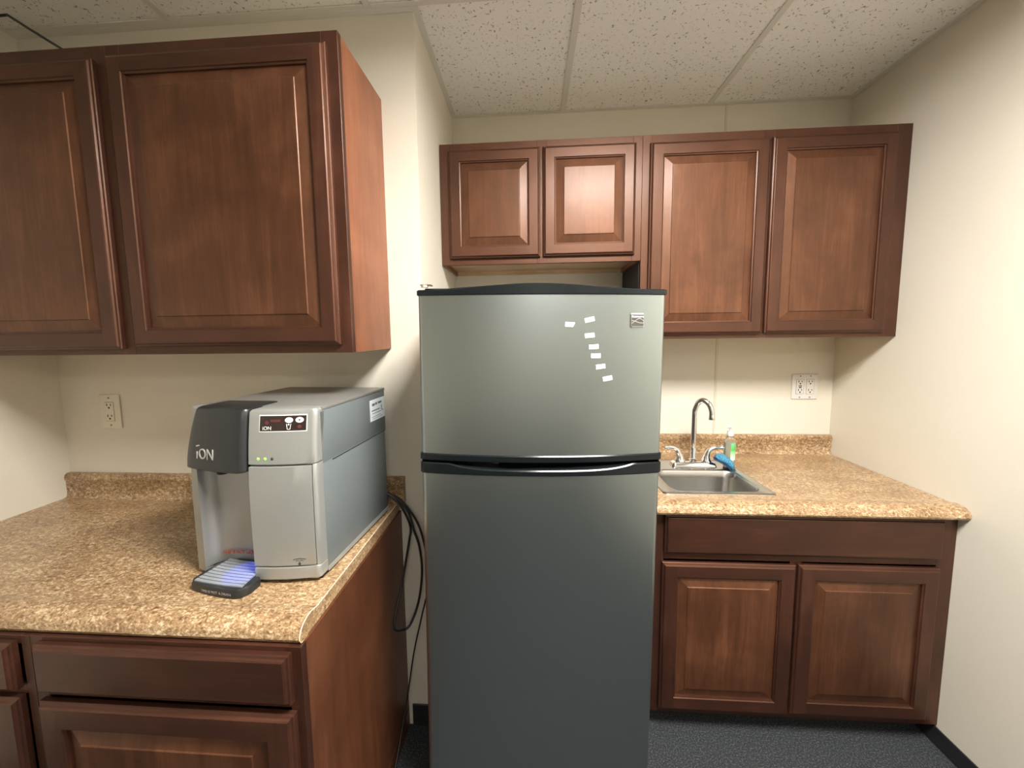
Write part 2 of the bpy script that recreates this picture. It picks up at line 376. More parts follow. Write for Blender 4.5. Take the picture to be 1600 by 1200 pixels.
def carcass(cab, x0, x1, y0, y1, z0, z1, stl, stR, mull=(), rails=(), top=.036, bot=.036, floor_up=.018, inner='maple_interior', side='cherry_side', fl=True, fr=True, under=True, topp=True):
    """face frame (front y0..y0+.019) and panels behind it"""
    t = .012; yb = y0+.019
    for a, b in ((x0+.001, x0+t), (x1-t, x1-.001)):
        bm = NB(); box(bm, a, b, yb, y1, z0, z1-.001); mk('side_panel', bm, side, cab, world=True)
    bm = NB(); box(bm, x0+t, x1-t, yb, y1, z0+floor_up, z0+floor_up+t); mk('bottom_panel', bm, inner, cab, world=True)
    if topp: bm = NB(); box(bm, x0+t, x1-t, yb, y1, z1-t-.002, z1-.002); mk('top_panel', bm, inner, cab, world=True)
    bm = NB(); box(bm, x0+t, x1-t, y1-.008, y1-.002, z0+floor_up+t, z1-t); mk('back_panel', bm, inner, cab, world=True)
    if under:
        bm = NB(); box(bm, x0+t, x1-t, y1-.014, y1-.001, z0, z0+floor_up); mk('hanging_rail', bm, inner, cab, world=True)
    for a, b in [(x0, x0+stl), (x1-stR, x1)]+list(mull):
        bm = NB(); box(bm, a, b, y0, yb, z0, z1, .0008, 1); mk('face_stile', bm, 'cherry_vertical', cab, world=True)
    L_ = sorted([(x0, x0+stl), (x1-stR, x1)]+list(mull))
    for (a, b), (c, d) in zip(L_, L_[1:]):
        for p, q in [(z0, z0+bot), (z1-top, z1)]+list(rails):
            bm = NB(); box(bm, b, c, y0+.0003, yb, p, q, .0008, 1); mk('face_rail', bm, 'cherry_horizontal', cab, world=True)
    bm = NB()

# left upper pair
uy, uz0, uz1 = 1.054, 1.480, 2.319
c = thing('wall_cabinet', 'dark cherry wall cabinet with one large raised panel door, above the water dispenser', 'cabinet', (-1.150, uy, uz0))
carcass(c, -1.150, -.4975, uy, Yl, uz0, uz1, .04, .045)
door(c, -1.138, -.526, 1.503, 2.285, uy-.0205)
c = thing('wall_cabinet', 'dark cherry wall cabinet in the left corner, cut off by the photo edge', 'cabinet', (Xl, uy, uz0))
carcass(c, Xl+.002, -1.1505, uy, Yl, uz0, uz1, .04, .04)
door(c, Xl+.03, -1.178, 1.497, 2.280, uy-.0205)
# small chips where the varnish has worn off a door edge
# right uppers
ry, rz1 = 1.677, 2.3175
c = thing('wall_cabinet', 'short reddish wall cabinet with two small doors above the refrigerator', 'cabinet', (Xc+.002, ry, 1.8227))
carcass(c, Xc+.002, .4575, ry, Yb, 1.8227, rz1, .045, .036, mull=[(.03, .07)])
door(c, -.340, .043, 1.847, 2.286, ry-.0205); door(c, .0545, .430, 1.848, 2.287, ry-.0205)
c = thing('wall_cabinet', 'tall reddish two door wall cabinet above the sink by the right wall', 'cabinet', (.458, ry, 1.4975))
carcass(c, .458, Xr-.001, ry, Yb, 1.4975, rz1, .036, .055, mull=[(.93, .975)])
door(c, .486, .949, 1.515, 2.283, ry-.0205, .048, .048); door(c, .958, 1.423, 1.516, 2.285, ry-.0205, .048, .048)
bm = NB(); box(bm, .4555, .4578, ry+.02, Yb-.002, 1.4985, 1.8220); mk('end_panel', bm, 'matte_black', c, world=True, label='black edge panel facing the gap over the refrigerator')
# right base
by_, bz0, bz1 = 1.387, .078, .880
c = thing('base_cabinet', 'reddish base cabinet with two doors and a false drawer front, under the sink', 'cabinet', (.45, by_, 0))
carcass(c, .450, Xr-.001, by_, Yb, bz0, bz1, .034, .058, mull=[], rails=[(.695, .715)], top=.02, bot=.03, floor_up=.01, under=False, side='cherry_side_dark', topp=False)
bm = NB(); box(bm, .93, .97, by_+.0003, by_+.019, bz0+.03, .695); mk('mullion', bm, 'cherry_vertical', c, world=True)
slab(c, .482, 1.426, .7215, .869, by_-.0205, 'false_drawer_front')
door(c, .476, .9445, .102, .688, by_-.0205, .052, .052); door(c, .953, 1.4265, .106, .690, by_-.0205, .052, .052)
bm = NB(); box(bm, .45, Xr-.007, by_+.07, by_+.085, 0, bz0); mk('toe_kick', bm, 'toe_kick_black', c, world=True)
# left bases
ly = .7191
c = thing('base_cabinet', 'dark cherry base cabinet with drawer and door under the water dispenser counter', 'cabinet', (-1.105, ly, 0))
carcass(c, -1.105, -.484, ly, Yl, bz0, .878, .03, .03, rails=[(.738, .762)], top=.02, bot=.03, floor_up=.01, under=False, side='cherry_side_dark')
slab(c, -1.083, -.504, .756, .868, ly-.0205)
door(c, -1.086, -.501, .110, .7335, ly-.0205, .056, .056)
bm = NB(); box(bm, -1.105, -.484, ly+.07, ly+.085, 0, bz0); mk('toe_kick', bm, 'toe_kick_black', c, world=True)
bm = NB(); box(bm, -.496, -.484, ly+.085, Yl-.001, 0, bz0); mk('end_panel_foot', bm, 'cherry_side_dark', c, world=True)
c = thing('base_cabinet', 'dark cherry base cabinet mostly cut off at the lower left corner of the photo', 'cabinet', (Xl, ly, 0))
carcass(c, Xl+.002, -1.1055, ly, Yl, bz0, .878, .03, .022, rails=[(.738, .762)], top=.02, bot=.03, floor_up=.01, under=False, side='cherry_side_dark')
slab(c, Xl+.03, -1.135, .756, .868, ly-.0205)
door(c, Xl+.03, -1.132, .110, .7385, ly-.0205, .056, .056)
bm = NB(); box(bm, Xl+.002, -1.1055, ly+.07, ly+.085, 0, bz0); mk('toe_kick', bm, 'toe_kick_black', c, world=True)

# ------------------------------------------------------------------ countertops
CT = .914
def nose(yn, yback):
    """post-formed front section from nose yn back to yback, (y,z) polygon"""
    return [(yback, CT), (yn+.075, CT), (yn+.066, CT+.0008), (yn+.055, CT+.004), (yn+.044, CT+.0055), (yn+.030, CT+.0045), (yn+.018, CT), (yn+.008, CT-.007), (yn+.002, CT-.016), (yn, CT-.026), (yn+.004, CT-.034), (yn+.014, CT-.0375), (yn+.03, CT-.0375), (yn+.03, CT-.034), (yback, CT-.034)]
def splash(yw, z1):
    return [(yw-.001, CT), (yw-.034, CT), (yw-.026, CT+.002), (yw-.0215, CT+.008), (yw-.020, CT+.016), (yw-.020, z1-.030), (yw-.0225, z1-.026), (yw-.024, z1-.016), (yw-.021, z1-.006), (yw-.014, z1-.0005), (yw-.001, z1)]
SZ = 1.0095
t = thing('countertop', 'tan speckled laminate countertop with backsplash on the left, carrying the water dispenser', 'countertop', (Xl, .7246, CT))
bm = NB(); prism(bm, nose(.7246, .82), 0, Xl+.001, -.4907); box(bm, Xl+.001, -.4907, .82, Yl-.001, CT-.034, CT)
mk('worktop', bm, 'speckled_laminate', t, world=True, smooth=35)
bm = NB(); prism(bm, splash(Yl, SZ), 0, Xl+.001, -.4655); mk('backsplash', bm, 'speckled_laminate', t, world=True, smooth=35)
bm = NB(); prism(bm, [(y-.0006 if y < .75 else y, z+(.0006 if z > .9 else -.0006)) for y, z in nose(.7246, 1.32)], 0, -.4907, -.4893)
mk('end_cap', bm, 'speckled_laminate', t, world=True)
bm = NB()
for pp in zip([(y, z) for y, z in nose(.7246, 1.32)][:11], [(y, z) for y, z in nose(.7246, 1.32)][1:12]):
    tube(bm, [(-.4900, pp[0][0], pp[0][1]+.0003), (-.4900, pp[1][0], pp[1][1]+.0003)], .0011, 5, 1)
mk('edge_seam', bm, 'laminate_seam', t, world=True, label='pale glue line along the end cap')
t = thing('countertop', 'tan speckled laminate countertop with backsplash around the steel sink, against the right wall', 'countertop', (.445, 1.3478, CT))
sx0, sx1, sy0, sy1 = .512, .905, 1.462, 1.835      # cut-out
bm = NB(); prism(bm, nose(1.3478, sy0), 0, .445, Xr-.001)
for b_ in ((.445, sx0, sy0, sy1), (sx1, Xr-.001, sy0, sy1), (.445, Xr-.001, sy1, Yb-.001)): box(bm, *b_, CT-.034, CT)
mk('worktop', bm, 'speckled_laminate', t, world=True, smooth=35)
bm = NB(); prism(bm, splash(Yb, SZ), 0, .445, Xr-.001); mk('backsplash', bm, 'speckled_laminate', t, world=True, smooth=35)

# ------------------------------------------------------------------ sink
t = thing('sink', 'small square stainless steel bar sink set in the right countertop', 'sink', (.71, 1.65, CT))
bm = NB(); z = CT
o_ = (.500, .918, 1.450, 1.850)
loops = [rrect(*o_, .018, z+.0004), rrect(o_[0]+.001, o_[1]-.001, o_[2]+.001, o_[3]-.001, .018, z+.003), rrect(o_[0]+.008, o_[1]-.008, o_[2]+.008, o_[3]-.008, .016, z+.0052), rrect(o_[0]+.014, o_[1]-.014, o_[2]+.012, o_[3]-.012, .016, z+.004)]
b0 = (.545, .885, 1.482, 1.712)
for k, (ins, dz, r_) in enumerate([(-.006, .0036, .05), (0, .001, .046), (.004, -.006, .044), (.008, -.03, .042), (.014, -.12, .040), (.024, -.142, .036), (.05, -.150, .03), (.10, -.153, .015)]):
    loops.append(rrect(b0[0]+ins, b0[1]-ins, b0[2]+ins, b0[3]-ins, r_, z+dz))
loft(bm, loops, caps=False); bm.faces.new([bm.verts.new(p) for p in loops[-1]]); bmesh.ops.remove_doubles(bm, verts=bm.verts, dist=1e-5)
mk('basin', bm, 'sink_steel', t, world=True, smooth=40)
bm = NB(); lathe(bm, [(.001, .002), (.030, .002), (.036, .0035), (.038, .001), (.038, -.004)], (.715, 1.60, CT-.1525), 24); mk('drain', bm, 'chrome', t, world=True, smooth=40)

# ------------------------------------------------------------------ faucet
FX, FY, FZ = .735, 1.768, CT+.0042
t = thing('faucet', 'chrome two handle faucet with tall gooseneck spout behind the sink', 'faucet', (FX, FY, FZ))
bm = NB(); loft(bm, [rrect(-.098, .098, -.028, .028, .012, 0), rrect(-.098, .098, -.028, .028, .012, .004), rrect(-.094, .094, -.024, .024, .012, .016), rrect(-.086, .086, -.018, .018, .012, .0215)]); mk('base_plate', bm, 'chrome', t, smooth=35)
bm = NB(); lathe(bm, [(.017, .021), (.017, .03), (.0135, .033), (.0135, .042), (.0125, .044), (.0125, .082), (.0115, .085), (.0115, .088)], (0, 0, 0), 20); mk('spout_collar', bm, 'chrome', t, smooth=35)
bm = NB(); dx, dy = .055, -.045
pts = [(0, 0, .03), (0, 0, .12), (0, 0, .235), (dx*.03, dy*.03, .262), (dx*.22, dy*.22, .292), (dx*.52, dy*.52, .303), (dx*.83, dy*.83, .288), (dx*.98, dy*.98, .262), (dx*1.01, dy*1.01, .240)]
tube(bm, pts, .0118, 16, 8); mk('spout', bm, 'chrome', t, smooth=60)
bm = NB(); lathe(bm, [(.0105, .246), (.0125, .243), (.0130, .226), (.0120, .222), (.009, .222)], (dx*1.01, dy*1.01, 0), 20); mk('aerator', bm, 'chrome', t, smooth=35)
for s in (-1, 1):
    bm = NB(); hx = s*.058
    lathe(bm, [(.024, .0205), (.024, .026), (.021, .030), (.017, .040), (.012, .050)], (hx, 0, 0), 20)
    tube(bm, [(hx, 0, .030), (hx+s*.004, 0, .052), (hx+s*.012, -.001, .070), (hx+s*.028, -.003, .082), (hx+s*.050, -.006, .086), (hx+s*.072, -.009, .0865)], lambda q: .017-.0095*min(1, q*1.8)+.001*(q > .9), 14, 8)
    mk('lever_handle', bm, 'chrome', t, smooth=50)

# ------------------------------------------------------------------ sponge and soap bottle
t = thing('sponge', 'blue kitchen sponge leaning on the faucet base beside the soap bottle', 'sponge', (.841, 1.738, CT+.011), (math.radians(12), math.radians(34), math.radians(-8)))
def pad(bm, z0, z1, L_=.088, W_=.052):
    n = 14; loops = []
    for i in range(n+1):
        u = i/n*2-1; ww = W_/2*(1-abs(u)**3.2*.55); zz = .010*(1-u*u); sc = 1-abs(u)**6*.45; mz = (z0+z1)/2; hz = (z1-z0)/2*sc
        loops.append([(u*L_/2, ww*.8, zz+mz-hz), (u*L_/2, ww, zz+mz-hz*.5), (u*L_/2, ww, zz+mz+hz*.5), (u*L_/2, ww*.8, zz+mz+hz), (u*L_/2, -ww*.8, zz+mz+hz), (u*L_/2, -ww, zz+mz+hz*.5), (u*L_/2, -ww, zz+mz-hz*.5), (u*L_/2, -ww*.8, zz+mz-hz)])
    loft(bm, loops)
bm = NB(); pad(bm, .020, .042); mk('foam', bm, 'sponge_blue', t, smooth=60)
bm = NB(); pad(bm, .012, .0205, .086, .050); mk('scouring_pad', bm, 'scrub_navy', t, smooth=60, label='dark navy scouring layer')

BX, BY, BZ = .887, 1.752, CT+.0052
t = thing('soap_bottle', 'clear pump bottle of hand soap with green label at the back corner of the sink', 'bottle', (BX, BY, BZ))
bm = NB(); lathe(bm, [(.020, 0), (.0235, .002), (.0245, .006), (.0235, .06), (.0235, .118), (.0215, .127), (.014, .137), (.011, .140), (.011, .148)], seg=28, sy=.8); mk('bottle_body', bm, 'clear_plastic', t, smooth=40)
bm = NB(); lathe(bm, [(.020, .004), (.0215, .008), (.0212, .110), (.0212, .1105)], seg=28, sy=.8); mk('liquid_soap', bm, 'soap', t, smooth=40)
bm = NB()
n = 12
for a0, a1 in ((-1.75, -.05),):
    P = [((.0241*math.cos(a0+(a1-a0)*i/n)), .8*.0241*math.sin(a0+(a1-a0)*i/n)) for i in range(n+1)]
    loft(bm, [[(x, y, z_) for x, y in P] for z_ in (.035, .06, .09, .112)], closed=False, caps=False)
mk('label_strip', bm, 'green_label', t, smooth=60)
bm = NB(); lathe(bm, [(.0125, .142), (.0135, .144), (.0135, .160), (.011, .163), (.0055, .165), (.005, .178), (.0095, .180), (.0095, .189), (.003, .191)], seg=20)
tube(bm, [(0, 0, .185), (-.010, -.010, .186), (-.020, -.021, .182)], .0042, 8, 5); mk('pump', bm, 'pump_plastic', t, smooth=40)

# ------------------------------------------------------------------ wall outlets
def outlet(x, z, yw, gangs, w_, h_, plate, lab, usb):
    t = thing('wall_outlet', lab, 'outlet', (x, yw, z))
    bm = NB(); box(bm, -w_/2, w_/2, -.006, 0, -h_/2, h_/2, .003, 2)
    mk('cover_plate', bm, plate, t, smooth=30)
    for gi in range(gangs):
        gx = (gi-(gangs-1)/2)*.0475
        bm = NB(); box(bm, gx-.0185, gx+.0185, -.0062, -.001, -.037, .037); f_ = mk('insert_gap', bm, 'seam_dark', t)
        bm = NB(); box(bm, gx-.0175, gx+.0175, -.0078, -.001, -.036, .036, .001, 1); rc = mk('receptacle', bm, plate, t)
        for zz in (.021, -.021):
            for b_ in ((gx-.0092, gx-.0062, -.0082, -.007, zz, zz+.010), (gx+.0058, gx+.0088, -.0082, -.007, zz+.001, zz+.009)):
                bm = NB(); box(bm, *b_); mk('slot', bm, 'slot_dark', rc)
            bm = NB(); tube(bm, [(gx, -.0082, zz-.006), (gx, -.007, zz-.006)], .0037, 8, 1); mk('ground_hole', bm, 'slot_dark', rc)
        if usb and gi == 0:
            bm = NB(); box(bm, gx-.0075, gx+.0075, -.0086, -.007, .002, .0062); mk('test_button', bm, 'slot_dark', rc)
            bm = NB(); box(bm, gx-.006, gx+.006, -.0086, -.007, -.0065, -.0015); mk('reset_button', bm, 'slot_dark', rc)
        for zz in (.0525, -.0525):
            bm = NB(); tube(bm, [(gx, -.0072, zz), (gx, -.004, zz)], .0034, 10, 1); mk('plate_screw', bm, 'top_paint', t)
outlet(-1.6035, 1.2505, Yl, 1, .085, .131, 'outlet_cream', 'cream single wall outlet above the left countertop', False)
outlet(1.3485, 1.2495, Yb, 2, .122, .124, 'outlet_white', 'white double wall outlet above the right countertop', True)

# ------------------------------------------------------------------ refrigerator
fa = .0581
fr = thing('refrigerator', 'top freezer refrigerator with grey steel doors and black trim, standing between the two counters', 'refrigerator',
           (.0227-.0097*math.cos(fa), 1.0215-.0097*math.sin(fa), 0.003), (0, .010, fa))
HW = .3235; BOW = .030
def bow(x, hw=HW): return -BOW*(1-(x/HW)**2)
def fplan(hw, back, off=0, n=28, r_=.012):
    P = []
    for i in range(n+1):
        x = -hw+r_+(2*hw-2*r_)*i/n; P.append((x, bow(x)-off))
    e = bow(hw-r_)-off
    R_ = [(hw-r_+r_*math.sin(a), e+r_-r_*math.cos(a)) for a in [math.pi/8*k for k in range(1, 5)]]
    Lf = [(-x, y) for x, y in R_][::-1]
    return Lf+P+R_+[(hw, back), (-hw, back)]
def fpart(name, hw, back, off, zb, zt, m_, parent=fr, bev=.002, label=None, sm=30):
    """zb, zt: floats or functions of x"""
    P = fplan(hw, back, off); f0 = zb if callable(zb) else (lambda x: zb); f1 = zt if callable(zt) else (lambda x: zt)
    Pi = fplan(hw-bev, back, off-bev)
    bm = NB(); loft(bm, [[(x, y, f0(x)) for x, y in Pi], [(x, y, f0(x)+bev) for x, y in P], [(x, y, f1(x)-bev) for x, y in P], [(x, y, f1(x)) for x, y in Pi]])
    return mk(name, bm, m_, parent, smooth=sm, label=label)
def hump(x):
    a = abs(x+.012)/.25
    return 1.6365+.0135*(0.5+0.5*math.cos(math.pi*min(1, a)))**.8
fpart('freezer_door', HW-.001, .055, 0, 1.2015, 1.624, 'brushed_steel_door', label='upper brushed grey freezer door')
fpart('top_cap', HW+.003, .060, .003, 1.6215, hump, 'gloss_black', label='glossy black cap with an arched top')
fpart('freezer_trim', HW+.003, .056, .0035, 1.1835, 1.2035, 'gloss_black', bev=.003, label='glossy black lower trim of the freezer door')
fpart('fresh_food_door', HW-.001, .055, 0, .085, 1.152, 'brushed_steel_door', label='tall lower brushed grey door')
def scoop(x):
    a = abs(x)/.245
    return 1.1785-.0145*(1-min(1, a)**5)
fpart('lower_door_trim', HW+.003, .056, .0035, 1.1475, scoop, 'gloss_black', bev=.003, label='glossy black top trim of the lower door, scooped for the fingers')
bm = NB(); box(bm, -HW+.02, HW-.02, .012, .06, 1.150, 1.20); mk('handle_recess', bm, 'matte_black', fr)
for s in (-.165, .225):
    bm = NB(); P = [(s+.052*math.cos(a), 1.1745+.0075*math.sin(a)) for a in [2*math.pi*k/20 for k in range(20)]]
    loft(bm, [[(x, bow(x)+.024, z) for x, z in P], [(s+(x-s)*.85, bow(x)+.030, 1.1745+(z-1.1745)*.8) for x, z in P]]); mk('finger_cup', bm, 'recess_grey', fr, label='grey finger cup in the gap between the doors')
bm = NB(); box(bm, -.315, .315, .055, .066, .10, 1.612); mk('door_gasket', bm, 'matte_black', fr)
bm = NB(); box(bm, -.320, .320, .066, .690, .03, 1.622, .006, 2); mk('cabinet_body', bm, 'fridge_side', fr, label='dark grey cabinet behind the doors')
bm = NB(); box(bm, -.31, .31, .03, .066, .02, .078, .003, 1); mk('kick_grille', bm, 'matte_black', fr)
for sx in (-.27, .27):
    for sy in (.09, .64):
        bm = NB(); lathe(bm, [(.02, -.003), (.02, .006), (.010, .008), (.010, .034)], (sx, sy, 0), 12); mk('levelling_foot', bm, 'matte_black', fr)
bm = NB(); box(bm, -.312, -.245, .030, .12, 1.6225, 1.6445, .004, 2); hg = mk('hinge_cover', bm, 'gloss_black', fr)
bm = NB(); tube(bm, [(-.309, .022, 1.645), (-.309, .022, 1.652)], .009, 10, 1); box(bm, -.320, -.290, .016, .040, 1.6505, 1.6535, .001, 1); mk('hinge_pin', bm, 'badge_metal', hg, label='bright metal hinge pin')
# brand badge
bx_, bz_ = .2445, 1.5565; byy = bow(bx_)-.0005; ang = math.atan(2*BOW*bx_/HW**2)
BM = Matrix.Translation((bx_, byy, bz_)) @ Matrix.Rotation(ang, 4, 'Z')
def bx_local(bm):
    bmesh.ops.transform(bm, matrix=BM, verts=bm.verts)
bm = NB(); box(bm, -.0175, .0175, -.004, 0, -.0185, .0185, .0025, 2); bx_local(bm); bd = mk('badge', bm, 'badge_metal', fr, label='small square metal badge with two crossing waves')
bm = NB(); box(bm, -.0158, .0158, -.0043, -.003, -.0150, .0145); bx_local(bm); mk('badge_field', bm, 'badge_field', bd)
for k, ws in enumerate(([(-.016, -.008), (-.008, -.0025), (0, .0035), (.007, .0045), (.013, .001), (.016, -.002)], [(-.016, -.001), (-.010, -.0015), (-.002, -.004), (.006, -.0065), (.016, -.007)])):
    S = catmull([(x, -.0046, z) for x, z in ws], 6); bm = NB()
    for a, b in zip(S, S[1:]): quad(bm, (a.x, a.y, a.z-.0009), (b.x, b.y, b.z-.0009), (b.x, b.y, b.z+.0009), (a.x, a.y, a.z+.0009))
    bx_local(bm); mk('wave', bm, 'badge_metal', bd)
o = text('Kenmore', .0088, 'oval_white', 'badge_lettering', bd, BM @ face_mtx(0, -.0046, .0095), sx=.95)
# a small dent is left out of the geometry; magnets
frm = Matrix.LocRotScale(fr.location, fr.rotation_euler, None)
MG = [(.070, 1.549, -3, 'leftmost, its corner curled'), (.120, 1.561, 12, 'highest, tilted up to the right'), (.121, 1.521, 5, 'second from the top in the slanting column'), (.132, 1.492, 4, 'third from the top in the slanting column'),
      (.138, 1.469, 1, 'middle of the slanting column, lying level'), (.151, 1.441, 7, 'second from the bottom of the slanting column'), (.170, 1.410, 10, 'lowest of the slanting column')]
for i, (x, z, a, lab) in enumerate(MG):
    bm = NB()
    if i == 0: prism(bm, [(-.0125, -.0058), (.0075, -.0062), (.0118, .003), (.0128, .0056), (-.0125, .0062)], 1, -.0012, 0)
    else: box(bm, -.0125, .0125, -.0012, 0, -.0058, .0058, .0003, 1)
    o = mk('magnet_strip', bm, 'white_paper')
    zl = z
    th = math.atan(2*BOW*x/HW**2)
    o.matrix_world = frm @ Matrix.Translation((x, bow(x)-.0004, zl-.003)) @ Matrix.Rotation(th, 4, 'Z') @ Matrix.Rotation(-math.radians(a)-.01, 4, 'Y')
    tag(o, 'small blank white strip on the freezer door, '+lab, 'magnet', 'white strips on the freezer door')

# ------------------------------------------------------------------ water dispenser
ds = thing('water_dispenser', 'silver and charcoal countertop water dispenser with black drip tray on the left counter', 'dispenser', (-.527, .882, CT), (0, 0, -.0706))
DW, DM = .351, .1755
def F(x): return -.029*(1-((x+DM)/DM)**2)
def lean(z): return .022*(max(0, z-.18)/.26)**2
def strip(x0, x1, n, off=0): return [(x0+(x1-x0)*i/n, F(x0+(x1-x0)*i/n)+off) for i in range(n+1)]
def dloft(P, zs, name, m_, parent=ds, ins=.003, sm=32, label=None, leanit=True, topr=0):
    """closed plan polygon P extruded through zs, edges eased by ins"""
    cx_ = sum(p[0] for p in P)/len(P); cy_ = sum(p[1] for p in P)/len(P)
    def lo(z, k):
        return [(x+(-k if x > cx_ else k)*(abs(x-cx_) > .02), y+(k if y < cy_ else 0)+(lean(z) if leanit and y < .06 else 0), z) for x, y in P]
    bm = NB(); L_ = [lo(zs[0], ins), lo(zs[0]+ins, 0)]
    for z in zs[1:-1]: L_.append(lo(z, 0))
    L_ += [lo(zs[-1]-max(ins, topr), 0), lo(zs[-1]-ins*.3, max(ins, topr)*.6), lo(zs[-1], max(ins, topr))]
    loft(bm, L_); return mk(name, bm, m_, parent, smooth=sm, label=label)
rc = [(-.012+.012*math.sin(a), F(-.012)+.012-.012*math.cos(a)) for a in [math.pi/10*k for k in range(1, 6)]]
# housing
bm = NB(); box(bm, -DW+.001, -.0008, .030, .388, .010, .300, .003, 2); box(bm, -DW, 0, .030, .393, .292, .428, .003, 2)
mk('housing', bm, 'slate_paint', ds, smooth=30, label='slate blue-grey side and rear housing')
bm = NB(); box(bm, -.3505, .0012, .380, .393, .430, .434)
bm.free()
bm = NB(); P = strip(-.153, -.012, 8, .006)+[(-.002, .012), (.001, .030), (.001, .395), (-DW-.001, .395), (-DW-.001, .02), (-.345, .10), (-.160, .10)]
bm = NB(); box(bm, -DW-.0005, .0008, .040, .394, .4275, .4362, .0015, 2); mk('top_lid', bm, 'top_paint', ds, smooth=30, label='grey top lid')
bm = NB(); box(bm, -.0004, .0006, .075, .390, .2895, .2915); mk('side_seam', bm, 'seam_dark', ds)
bm = NB(); box(bm, -.0002, .0016, .03, .388, .008, .022, .0008, 1); mk('base_rail', bm, 'silver_paint', ds)
bm = NB(); box(bm, -DW+.006, -.006, .012, .385, 0, .012); mk('foot_plate', bm, 'matte_black', ds)
# dark backing behind the front seams
dloft(strip(-.154, -.006, 6, .006)+[(-.004, .032), (-.154, .032)], [.014, .15, .25, .32, .38, .405], 'front_backing', 'seam_dark', ins=.001)
dloft(strip(-.158, -.012, 10)+rc+[(0, .030), (-.158, .030)], [.3015, .33, .36, .39, .415, .4365], 'control_panel', 'silver_paint', topr=.006, label='silver upper control panel')
dloft(strip(-.158, -.010, 10)+[(-.010, .030), (-.158, .030)], [.046, .12, .2, .25, .2985], 'front_door', 'silver_paint', ins=.0015, label='silver lower front door')
dloft([(-.0078, F(-.0078)+.001), (-.004, -.0), (-.001, .004), (0, .012), (0, .030), (-.0078, .030)], [.0435, .15, .25, .3005], 'corner_post', 'silver_paint', ins=.0004)
dloft(strip(-.158, -.012, 10)+rc+[(0, .030), (-.158, .030)], [.010, .03, .0435], 'base_bezel', 'silver_paint', ins=.003, label='silver strip under the front door')
# left jamb and concave bay
dloft([(-.351, .012), (-.347, -.001)]+strip(-.343, -.316, 4)+[(-.316, .030), (-.351, .030)], [.006, .1, .2, .25, .32, .38, .4365], 'side_jamb', 'silver_paint', topr=.004, label='silver left upright')
A_ = catmull([(-.316, -.012, 0), (-.312, .006, 0), (-.297, .022, 0), (-.255, .028, 0), (-.205, .030, 0), (-.175, .029, 0), (-.150, .027, 0)], 5)
A_ = [(p.x, p.y) for p in A_]
def arc_bottom(x): return .018+.007*(1-((x+.225)/.08)**2) if abs(x+.225) < .08 else .018
bm = NB(); loft(bm, [[(x, y, arc_bottom(x)) for x, y in A_], [(x, y, .12) for x, y in A_], [(x, y, .30) for x, y in A_]], closed=False, caps=False)
mk('bay_panel', bm, 'silver_bay', ds, smooth=60, label='curved silver back of the dispensing bay')
bm = NB(); box(bm, -.300, -.160, .0315, .06, .012, .30); mk('bay_void', bm, 'matte_black', ds)
text('THIS IS HOT LIQUID', .0112, 'red_ink', 'warning_lettering', ds, face_mtx(-.292, .0195, .047, .07), depth=.0006, align='LEFT')
# charcoal head
def hp(z):
    k = (z-.284)/.157
    xl = -.349+.036*max(0, k-.15)**1.4; xr = -.163-.0*k
    P = []
    n_ = 12
    for i in range(n_+1):
        x = xl+.012+(xr-.020-xl-.012)*i/n_; P.append((x, F(x)-.013+lean(z)*1.25))
    e = P[-1][1]; P += [(xr-.020+.020*math.sin(a), e+.020-.020*math.cos(a)) for a in [math.pi/10*q for q in range(1, 6)]]
    P = [(xl, P[0][1]+.014), (xl+.0035, P[0][1]+.004)]+P+[(xr, .098), (xl, .098)]
    return P
bm = NB(); L_ = []
for z, k in ((.284, .003), (.287, 0), (.31, 0), (.335, 0), (.36, 0), (.385, 0), (.41, 0), (.430, 0), (.436, .0015), (.4395, .006)):
    P = hp(z); mx_, my_ = -.255, .03
    L_.append([(x-(k if x > mx_ else -k), y+(k if y < my_ else 0), z+(.0 if y < .05 else 0)) for x, y in P])
loft(bm, L_); hd = mk('dispensing_head', bm, 'charcoal_plastic', ds, smooth=35, label='charcoal rounded dispensing head')
hx = -.2775; hy = F(hx)-.013+lean(.325)*1.25
for s_, x_, sz, dz in (('i', -.303, .040, 0), ('O', -.284, .038, 0), ('N', -.258, .038, 0)):
    y_ = F(x_)-.0135+lean(.325)*1.25; sl = math.atan(.029*2*(x_+DM)/DM**2)
    o = text('ı' if s_ == 'i' else s_, sz, 'logo_silver', 'logo_letter', hd, face_mtx(x_, y_, .325+dz, sl, -.06), depth=.0006, sx=.86 if s_ != 'i' else 1)
bm = NB(); y_ = F(-.302)-.0140+lean(.345)*1.25; box(bm, -.306, -.296, y_-.0003, y_+.001, .3435, .3465, 0, 1, (0, -.2, 0), (-.302, y_, .345)); mk('logo_accent', bm, 'logo_silver', hd)
bm = NB(); lathe(bm, [(.012, .277), (.014, .280), (.014, .286)], (-.235, -.018, 0), 16); mk('nozzle', bm, 'matte_black', ds, smooth=40)
